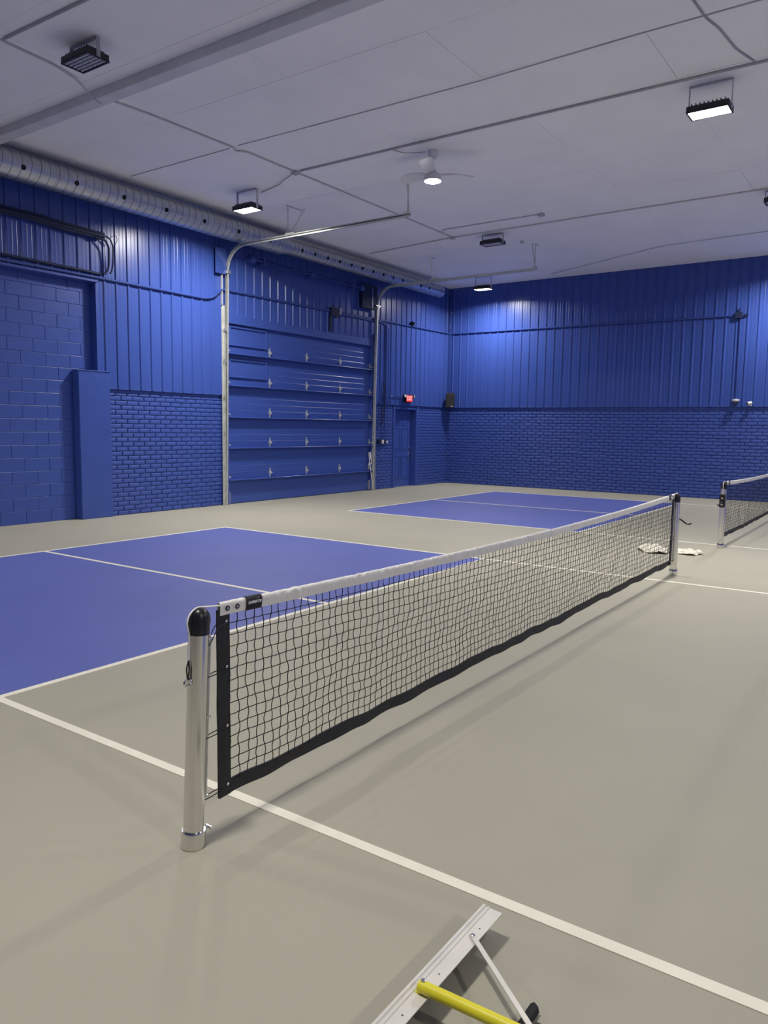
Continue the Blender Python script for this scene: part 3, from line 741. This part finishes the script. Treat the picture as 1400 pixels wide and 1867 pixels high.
# outlet by the exit door with cables
ob = empty('wall_outlet', (13.86, YW-.03, 1.22), label='small wall outlet box with white cover left of the exit door', cat='outlet')
MB().bbox(13.70, 14.02, YW-.07, YW-.004, 1.17, 1.28, .005).build('box', M['dpipe'], ob)
MB().bbox(13.83, 13.92, YW-.077, YW-.069, 1.175, 1.275, .003).build('cover_plate', M['white'], ob)
for z in (1.20, 1.245): MB().bbox(13.855, 13.895, YW-.081, YW-.076, z-.012, z+.012, .002).build('socket', M['gpipe'], ob)
MB().tube([(14.10, YW-.06, 1.22), (14.10, YW-.02, 1.22)], .03, 10).build('knockout', M['white'], ob, smooth=True)
pipe('hanging_cable', [(13.88, yc-.01, 2.62), (13.82, yc-.03, 2.45), (13.76, yc-.02, 2.15), (13.80, yc-.01, 1.85), (13.74, yc, 1.62), (13.84, yc-.01, 1.70), (13.88, yc-.02, 2.10), (13.93, yc-.02, 2.40), (13.88, yc-.01, 2.62), (13.86, yc+.0, 2.75)], .013, 'dpipe', 'dark cable looped on the brick beside the overhead door track', cat='cable', rad=.1)

# ---- speaker in the corner
sp = empty('speaker', (16.98, 8.98, 2.38), label='dark box speaker tilted down in the wall corner above the ledge', cat='speaker')
R = Matrix.Translation((16.93, 8.98, 2.40)) @ Matrix.Rotation(math.radians(-57), 4, 'Z') @ Matrix.Rotation(math.radians(9), 4, 'X')
MB().prism([(-.125, -.10), (.125, -.10), (.085, .11), (-.085, .11)], -.20, .20, 'z').xf(R).build('cabinet', M['housing'], sp)
MB().bbox(-.115, .115, -.112, -.099, -.19, .19, .006).xf(R).build('grille', M['grille'], sp)
MB().bbox(.03, .07, -.116, -.111, -.175, -.155, .001).xf(R).build('badge', M['white'], sp)
br = MB().tube([tuple(R @ Vector((0, .10, 0))), (17.10, 9.13, 2.42)], .02, 8); br.bbox(17.09, SIDX+.01, 9.08, 9.17, 2.34, 2.50, .004); br.build('wall_bracket', M['housing'], sp)

# ---- cameras on the far wall ledge
def domecam(y, z, r, label):
    t = empty('security_camera', (xc, y, z), label=label, cat='camera', group='cameras on the far wall')
    MB().lathe([(r*.95, .0), (r*1.05, r*.25), (r*1.0, r*.55), (0, r*.6)], 20, (SIDX-.085, y, z)).build('base', M['white'], t, smooth=True)
    MB().lathe([(r*.85, 0.), (r*.8, -r*.4), (r*.5, -r*.75), (0, -r*.88)], 20, (SIDX-.085, y, z)).build('dome', M['dome'], t, smooth=True)
    MB().bbox(SIDX-.10, SIDX-.015, y-r*.5, y+r*.5, z+r*.3, z+r*.62, .004).build('arm', M['white'], t)
domecam(1.425, 2.31, .080, 'dome camera under the dark conduit on the far wall')
c3 = empty('security_camera', (6.93, -.655, ZC-.02), label='dark ceiling camera with a blue glint at the upper right edge', cat='camera')
MB().lathe([(.055, ZC-.001), (.062, ZC-.02), (.060, ZC-.05), (.05, ZC-.058), (.045, ZC-.05)], 20, (6.93, -.655, 0)).build('base', M['black'], c3, smooth=True)
MB().lathe([(.046, ZC-.052), (.042, ZC-.078), (.025, ZC-.097), (0, ZC-.102)], 20, (6.93, -.655, 0)).build('dome', M['dome'], c3, smooth=True)
b2 = empty('security_camera', (xc, 1.14, 2.27), label='small white bullet camera on the ledge at the right of the far wall', cat='camera', group='cameras on the far wall')
MB().tube([(SIDX-.12, 1.17, 2.255), (SIDX-.03, 1.10, 2.275)], .036, 14).build('body', M['white'], b2, smooth=True)
MB().tube([(SIDX-.125, 1.174, 2.254), (SIDX-.119, 1.169, 2.255)], .028, 14).build('lens', M['dome'], b2, smooth=True)
MB().bbox(SIDX-.05, SIDX-.012, 1.09, 1.15, 2.20, 2.25, .004).build('mount', M['white'], b2)

# ================================================================== NETS
NX0, NX1 = -.250, 6.415         # side tape outer edges (first net)
CELL = .0480
def ztop(x, x0, x1):
    t = (x-x0)/(x1-x0)*2-1
    return .876+.046*t*t
def make_net(x0, x1, label):
    t = empty('pickleball_net', ((x0+x1)/2, 0, .135), label=label, cat='net')
    SBW = .064
    zb = .137; BB = .058
    def zbot(x): return zb-.004+.014*noise1(x*1.7, 3.1)+.011*noise1(x*4.7, 8.2)
    def yoff(x, z): return (.018*noise1(x*.9, z*1.3, 2.)+.006*noise1(x*4, z*4, 5.))*min(1, (ztop(x, x0, x1)-z)*2.2)
    # netting
    a, b = x0+SBW-.004, x1-SBW+.004
    nc = int((b-a)/CELL); nr = 15
    m = MB(); RC = .0019
    def pt(c, r):
        x = a+(b-a)*c/nc; zt = ztop(x, x0, x1)-.045; z0 = zbot(x)+BB-.006
        f = r/nr; z = zt+(z0-zt)*f
        e = math.sin(f*math.pi)**.5
        ph = noise1(c*.37, 11.)*9
        z += .004*noise1(x*3.1, r*.6, 7.)*e
        x += (.0045*math.sin(r*1.55+ph)+.013*noise1(c*.22, r*.33, 4.))*e*min(1, c/2, (nc-c)/2)
        return Vector((x, yoff(x, z)+.002*math.sin(c*2.1+r), z))
    grid = [[pt(c, r) for r in range(nr+1)] for c in range(nc+1)]
    for c in range(nc+1):
        P = []
        for r in range(nr):
            p, q = grid[c][r], grid[c][r+1]; P.append(p)
            sw = .0042*(1 if (r+c) % 2 else -1)*(.4+random.random())
            for tt, kk in ((.25, .7), (.5, 1.), (.75, .7)): P.append(p*(1-tt)+q*tt+Vector((sw*kk, .001, 0)))
        P.append(grid[c][nr]); m.tube(P, RC, 4, False)
    for r in range(nr+1):
        P = []
        for c in range(nc):
            p, q = grid[c][r], grid[c+1][r]; P.append(p); P.append((p+q)/2+Vector((0, .001, -.0022*(.4+random.random()))))
        P.append(grid[nc][r]); m.tube(P, RC*1.05, 4, False)
    K = .0046
    for c in range(nc+1):
        for r in range(nr+1):
            p = grid[c][r]
            m.add([p+Vector(v) for v in ((K, 0, 0), (-K, 0, 0), (0, K*.8, 0), (0, -K*.8, 0), (0, 0, K), (0, 0, -K))], [(0,2,4),(2,1,4),(1,3,4),(3,0,4),(2,0,5),(1,2,5),(3,1,5),(0,3,5)])
    m.build('netting', M['cord'], t)
    # white headband: folded vinyl over the cable
    g = []; hb0, hb1 = x0+.012, x1-.012; n = 1300
    for i in range(n+1):
        x = hb0+(hb1-hb0)*i/n; zt = ztop(x, x0, x1); row = []
        wr = .5+.5*noise1(x*2.2, 9.)
        for k, (yy, dz) in enumerate(((-.005, -.052), (-.0075, -.036), (-.0085, -.020), (-.0080, -.009), (-.0045, -.0015), (0, 0), (.0045, -.0015), (.008, -.009), (.0085, -.020), (.0075, -.036), (.005, -.052))):
            pk = .0095*noise1(x*30, dz*45, 1.)*(1 if -.03 < dz < -.004 else .3)*(.5+wr)
            lo = .0030*noise1(x*3.3, 2.)+.002*noise1(x*11, 6.) if dz < -.05 else 0
            row.append((x, yy+math.copysign(abs(pk), yy)*(1 if pk > 0 else -.4) if yy else 0, zt+dz+(.0038*noise1(x*28, 4.) if dz > -.012 else 0)+lo))
        g.append(row)
    band = MB().sheet(g); band.sheet([[(p[0], p[1]*.7, p[2]-.002) for p in row] for row in g]); band.build('headband', M['vinyl'], t, smooth='all')
    # side tapes
    for e, s in ((x0, 1), (x1, -1)):
        rows = []
        for i in range(25):
            z = ztop(e, x0, x1)-.030-(ztop(e, x0, x1)-.030-zb+.004)*i/24
            j = .003*noise1(z*9, e, 3.)
            rows.append([(e+j, -.004, z), (e+s*SBW*.5, -.0055+.002*noise1(z*7, 2), z), (e+s*SBW+j, -.004, z), (e+s*SBW+j, .004, z), (e+s*SBW*.5, .0055, z), (e+j, .004, z), (e+j, -.004, z)])
        m = MB().sheet(rows); m.add(rows[0][:6], [tuple(range(6))]); m.add(rows[-1][:6], [tuple(range(6))])
        st = m.build('side_tape', M['tape'], t)
        for z in (.842, .66, .42, .178):
            MB().lathe([(.0035, -.0062), (.0062, -.0068), (.0066, -.0055), (.0066, .0055), (.0062, .0068), (.0035, .0062)], 12, (e+s*.046, 0, z), 'y').build('grommet', M['chrome'], st, smooth=True)
    # bottom tape
    g = []; n = 170
    for i in range(n+1):
        x = x0+.004+(x1-x0-.008)*i/n; z0_ = zbot(x); y = yoff(x, z0_+.03)+.006*noise1(x*3., 7.7)
        f = min(1, (x-x0)/.08, (x1-x)/.08); y *= f
        fl = .022*noise1(x*2.9, 1.)*f
        g.append([(x, y-.004+fl, z0_), (x, y-.0055+fl*.4, z0_+BB*.5), (x, y-.004, z0_+BB), (x, y+.004, z0_+BB), (x, y+.0055+fl*.4, z0_+BB*.5), (x, y+.003+fl, z0_), (x, y-.004+fl, z0_)])
    m = MB().sheet(g); m.build('bottom_tape', M['tape'], t, smooth=True)
    # brand patch and rivets near each end, both faces
    for e, s in ((x0, 1), (x1, -1)):
        pa, pb = sorted((e+s*.148, e+s*.238))
        g = []
        for i in range(9):
            x = pa+(pb-pa)*i/8; zt = ztop(x, x0, x1)
            g.append([(x, yy, zt+dz) for yy, dz in ((-.0072, -.0545), (-.0105, -.036), (-.0125, -.020), (-.0118, -.008), (-.006, .0012), (0, .0025), (.006, .0012), (.0118, -.008), (.0125, -.020), (.0105, -.036), (.0072, -.0545))])
        patch = MB().sheet(g).build('logo_patch', M['tape'], t, smooth='all')
        zt = ztop((pa+pb)/2, x0, x1); sl = math.atan((ztop(pb, x0, x1)-ztop(pa, x0, x1))/(pb-pa))
        for fc in (-1, 1):
            me = text_mesh('DOMINATOR', .0150, M['print'], .0004, shear=.32, offset=.0006)
            o = inst('letters', me, patch, ((pa+pb)/2+.001, fc*.0137, zt-.0235), (math.pi/2, -sl, 0 if fc < 0 else math.pi))
            w_ = o.dimensions.x; k = .074/max(w_, 1e-4); o.scale = (k, 1, 1)
            o.rotation_euler = (math.pi/2, -sl*(-fc), 0 if fc < 0 else math.pi)
            MB().box(pa+.003, pb-.003, fc*.0108-.0006, fc*.0108+.0006, zt-.0405, zt-.0395).build('stitch_line', M['cord'], patch)
        for q in (.048, .100):
            x = e+s*q; zt = ztop(x, x0, x1)
            MB().lathe([(.0105, -.0100), (.0105, -.0125), (.0075, -.0135), (.006, -.0115), (.006, .0115), (.0075, .0135), (.0105, .0125), (.0105, .0100)], 16, (x, 0, zt-.027), 'y').build('rivet', M['black'], t, smooth=True)
            MB().lathe([(.0058, -.0122), (.0058, .0122)], 12, (x, 0, zt-.027), 'y').build('rivet_centre', M['galv'], t)
    return t
make_net(NX0, NX1, 'nearest black pickleball net with a white headband, stretched across the picture')
make_net(CX2-.16, CX2+6.32, 'farther black pickleball net cut off at the right edge')

# ---- net posts
def make_post():
    """net pulls towards +x; outer side is -x"""
    t = empty('net_post', (0, 0, 0))
    R_ = .0385
    MB().lathe([(R_-.004, .0), (R_, .002), (R_, .826), (R_-.004, .826)], 48).build('tube', M['alu'], t, smooth=True)
    MB().lathe([(.0455, 0), (.0465, .003), (.0465, .062), (.0452, .065), (.0395, .065)], 40).build('base_collar', M['alu'], t, smooth=True)
    # black cap: collar and dome split by a pulley slot
    c = MB().lathe([(.0400, .822), (.0400, .868), (.0385, .884), (.034, .901), (.026, .914), (.014, .921), (0, .923)], 40)
    cap = c.build('post_cap', M['black'], t, smooth=True)
    MB().lathe([(.050, -.006), (.054, -.004), (.050, 0), (.054, .004), (.050, .006)], 32, (0, .0, .868), 'y').build('pulley', M['black'], cap, smooth=True)
    # headband strap: over the pulley and down the outside
    P = [Vector((.118, 0, .914))]+[Vector((.056*math.cos(a), 0, .868+.056*math.sin(a))) for a in [math.radians(78+102*i/12) for i in range(13)]]+[Vector((-.046, 0, .83)), Vector((-.0425, 0, .74)), Vector((-.0425, 0, .70))]
    MB().tube(P, .0032, 6).build('headband_cable', M['vinyl'], t, smooth=True)
    lp = MB().tube(rounded([(-.044, 0, .73), (-.052, .004, .70), (-.047, .003, .665), (-.050, -.004, .655), (-.046, -.006, .69), (-.044, 0, .73)], .02), .0028, 6)
    lp.build('cable_loop', M['black'], t, smooth=True)
    h = MB().tube(rounded([(-.036, 0, .655), (-.058, 0, .655), (-.064, 0, .643), (-.056, 0, .632), (-.044, 0, .636)], .012), .0048, 8); h.lathe([(.014, 0), (.014, -.006), (0, -.006)], 12, (-.037, 0, .648), 'x')
    h.build('cable_hook', M['chrome'], t, smooth=True)
    # lacing rod on the net side
    lr = MB().tube([(.053, -.004, .17), (.053, -.004, .81)], .0048, 8)
    rod = lr.build('lacing_rod', M['galv'], t, smooth=True)
    for z in (.175, .49, .795):
        MB().tube([(.036, -.003, z), (.066, -.004, z)], .006, 8).build('rod_eye', M['chrome'], rod, smooth=True)
    for z in (.845, .66, .42, .178):
        zz = min(z, .782)-.012
        MB().tube(rounded([(.132, -.009, z), (.09, -.010, z-.008), (.048, -.008, zz), (.040, 0, zz-.004), (.048, .008, zz), (.09, .010, z-.004), (.132, .009, z)], .02), .0022, 5).build('lacing_cord', M['cord'], rod, smooth=True)
    # set screw at the collar
    s_ = MB().tube([(.044, -.004, .05), (.068, -.010, .052)], .006, 8); s_.bbox(.064, .072, -.026, .008, .046, .058, .002); s_.build('set_screw', M['chrome'], t, smooth=True)
    return t
def winch(t):
    b = MB().bbox(-.060, -.034, -.038, .038, .57, .755, .006); b.tube([(-.06, 0, .70), (-.075, 0, .70)], .02, 12)
    wb_ = b.build('winch', M['black'], t, smooth=False)
    for z in (.615, .70): MB().lathe([(.013, 0), (.013, -.020), (.006, -.024), (0, -.024)], 12, (-.06, 0, z), 'x').build('winch_knob', M['chrome'], wb_, smooth=True)
    MB().tube(rounded([(-.07, 0, .655), (-.10, .006, .648), (-.17, .016, .605), (-.20, .018, .604), (-.235, .02, .62)], .03), .0095, 8).build('crank_handle', M['black'], wb_, smooth=True)
pa = make_post(); pb = copy_tree(pa); pc = copy_tree(pa); pd = copy_tree(pa)
winch(pc)
ck = MB().lathe([(.018, 0), (.018, -.020), (0, -.020)], 12, (-.036, .004, .635), 'x').build('crank_hub', M['black'], pb, smooth=True)
MB().tube(rounded([(-.055, .004, .635), (-.060, .040, .622), (-.060, .100, .580), (-.060, .125, .575), (-.060, .155, .585)], .02), .0085, 8).build('crank_handle', M['black'], ck, smooth=True)
PG = 'net posts'
pa.location = (-.385, -.004, 0); pa.rotation_euler = (0, math.radians(2.9), 0)
tag(pa, label='nearest silver net post with a black domed cap and a steel collar', cat='net post', group=PG)
pb.location = (6.535, -.002, 0); pb.rotation_euler = (0, math.radians(1.8), math.pi)
tag(pb, label='silver net post at the far end of the nearest net, beside the cloth', cat='net post', group=PG)
pc.location = (9.005, 0, 0); pc.rotation_euler = (0, math.radians(-.5), 0)
tag(pc, label='silver net post with a black winch holding the farther net', cat='net post', group=PG)
pd.location = (CX2+6.44, 0, 0); pd.rotation_euler = (0, math.radians(1.), math.pi)
tag(pd, label='silver net post at the far wall end of the farther net', cat='net post', group=PG)

# ================================================================== CLOTH ON THE FLOOR
def cloth(cx, cy, lx, ly, h, seed, rz, label):
    g = []; n = 34
    for i in range(n+1):
        row = []
        for j in range(n+1):
            u_, v_ = i/n*2-1, j/n*2-1
            rr = 1+.32*noise1(math.atan2(v_, u_)*1.3, seed)
            x = u_*math.sqrt(1-v_*v_/2)*lx*rr+.03*noise1(u_*3, v_*3, seed+4); y = v_*math.sqrt(1-u_*u_/2)*ly*rr+.03*noise1(u_*3, v_*3, seed+8)
            e = max(0., 1-(u_*u_+v_*v_)**.5/1.42)
            z = .006+h*(.35+.9*abs(noise1(u_*1.5+seed, v_*1.7)))*min(1, e*2.6)+.10*h*noise1(u_*4, v_*4, seed)*min(1, e*4)
            row.append((x, y, z))
        g.append(row)
    bt = [[(p[0], p[1], max(.001, p[2]-.008)) for p in r] for r in g]
    m = MB().sheet(g); m.sheet(bt); N = n+1
    e = [(i, 0) for i in range(N)]+[(n, j) for j in range(1, N)]+[(i, n) for i in range(n-1, -1, -1)]+[(0, j) for j in range(n-1, 0, -1)]
    k = len(g)*N; ids = [a*N+b for a, b in e]
    m.f += [(ids[q], ids[(q+1) % len(ids)], ids[(q+1) % len(ids)]+k, ids[q]+k) for q in range(len(ids))]
    m.xf(Matrix.Rotation(rz, 4, 'Z'))
    o = m.build('floor_cloth', M['cloth'], None, smooth='all', label=label, cat='cloth', group='crumpled cloths on the floor'); o.location = (cx, cy, 0)
cloth(8.16, .68, .30, .19, .075, 3.3, .5, 'crumpled cream cloth on the floor seen through the net')
cloth(8.20, .26, .17, .20, .06, 9.1, .2, 'crumpled cream cloth on the floor to the right of the far net post')

# ================================================================== COURT SQUEEGEE
sq = empty('court_squeegee', (-.60, -1.165, 0), label='aluminium court squeegee with a yellow handle at the bottom edge', cat='squeegee')
ZB = .085
ax0, ax1 = -1.045, -.171
ch = MB().prism([(-1.200, ZB-.003), (-1.200, ZB), (-1.158, ZB+.001), (-1.156, ZB+.004), (-1.150, ZB+.004), (-1.146, ZB+.001), (-1.142, ZB+.007), (-1.134, ZB+.007), (-1.131, ZB-.002), (-1.131, ZB-.022), (-1.135, ZB-.022), (-1.136, ZB-.004)], ax0, ax1, 'x')
chan = ch.build('aluminium_channel', M['alum'], sq)
MB().bbox(ax0+.004, ax1-.004, -1.150, -1.138, .0005, ZB-.003, .002).build('rubber_blade', M['rubber'], sq)
for xx in (-.26, -.50, -.565, -.685, -.95): MB().lathe([(.0028, 0), (.0028, .0006), (0, .0006)], 10, (xx-.02, -1.178, ZB)).build('screw_hole', M['hole'], chan)
zp = ZB+.016
hp = [(-.606, -1.168, zp), (-.606, -1.46, zp+.012), (-.606, -2.35, zp+.075)]
pole = MB().tube(hp, .0165, 20).build('handle_pole', M['yellow'], sq, smooth=True, label='yellow pole')
MB().bbox(-.618, -.594, -1.176, -1.160, ZB, ZB+.004, .001).build('pole_foot', M['yellow'], sq)
MB().lathe([(.0075, 0), (.0075, .004), (.004, .007), (0, .007)], 12, (-.604, -1.178, zp+.0155)).build('pole_bolt', M['chrome'], sq, smooth=True)
for s_ in (1, -1):
    bxx = -.606+.279*s_
    A = Vector((bxx, -1.180, ZB+.003)); B = Vector((-.606+.018*s_, -1.50, zp+.004)); d = (B-A).normalized(); nrm = Vector((0, 0, 1)).cross(d).normalized()*.0075
    A2 = A-d*.012; up_ = Vector((0, 0, .003))
    m = MB().add([A2-nrm, A2+nrm, B+nrm, B-nrm, A2-nrm+up_, A2+nrm+up_, B+nrm+up_, B-nrm+up_], [(0,3,2,1),(4,5,6,7),(0,1,5,4),(1,2,6,5),(2,3,7,6),(3,0,4,7)])
    b = m.build('brace', M['alum'], sq)
    MB().lathe([(.0070, 0), (.0070, .003), (.0035, .0055), (0, .0055)], 12, (A.x, A.y, A.z+.003)).build('rivet', M['chrome'], b, smooth=True)
MB().bbox(-.64, -.572, -1.525, -1.488, zp-.022, zp+.036, .006).build('clamp', M['black'], sq)
# black support bar lying on the floor under the handle
MB().prism([(-1.424, .001), (-1.402, .001), (-1.398, .010), (-1.402, .026), (-1.413, .034), (-1.424, .026), (-1.428, .010)], -.815, -.400, 'x').build('support_bar', M['rubber'], sq)
MB().bbox(-.615, -.597, -1.425, -1.401, .03, zp-.008, .002).build('support_stem', M['rubber'], sq)
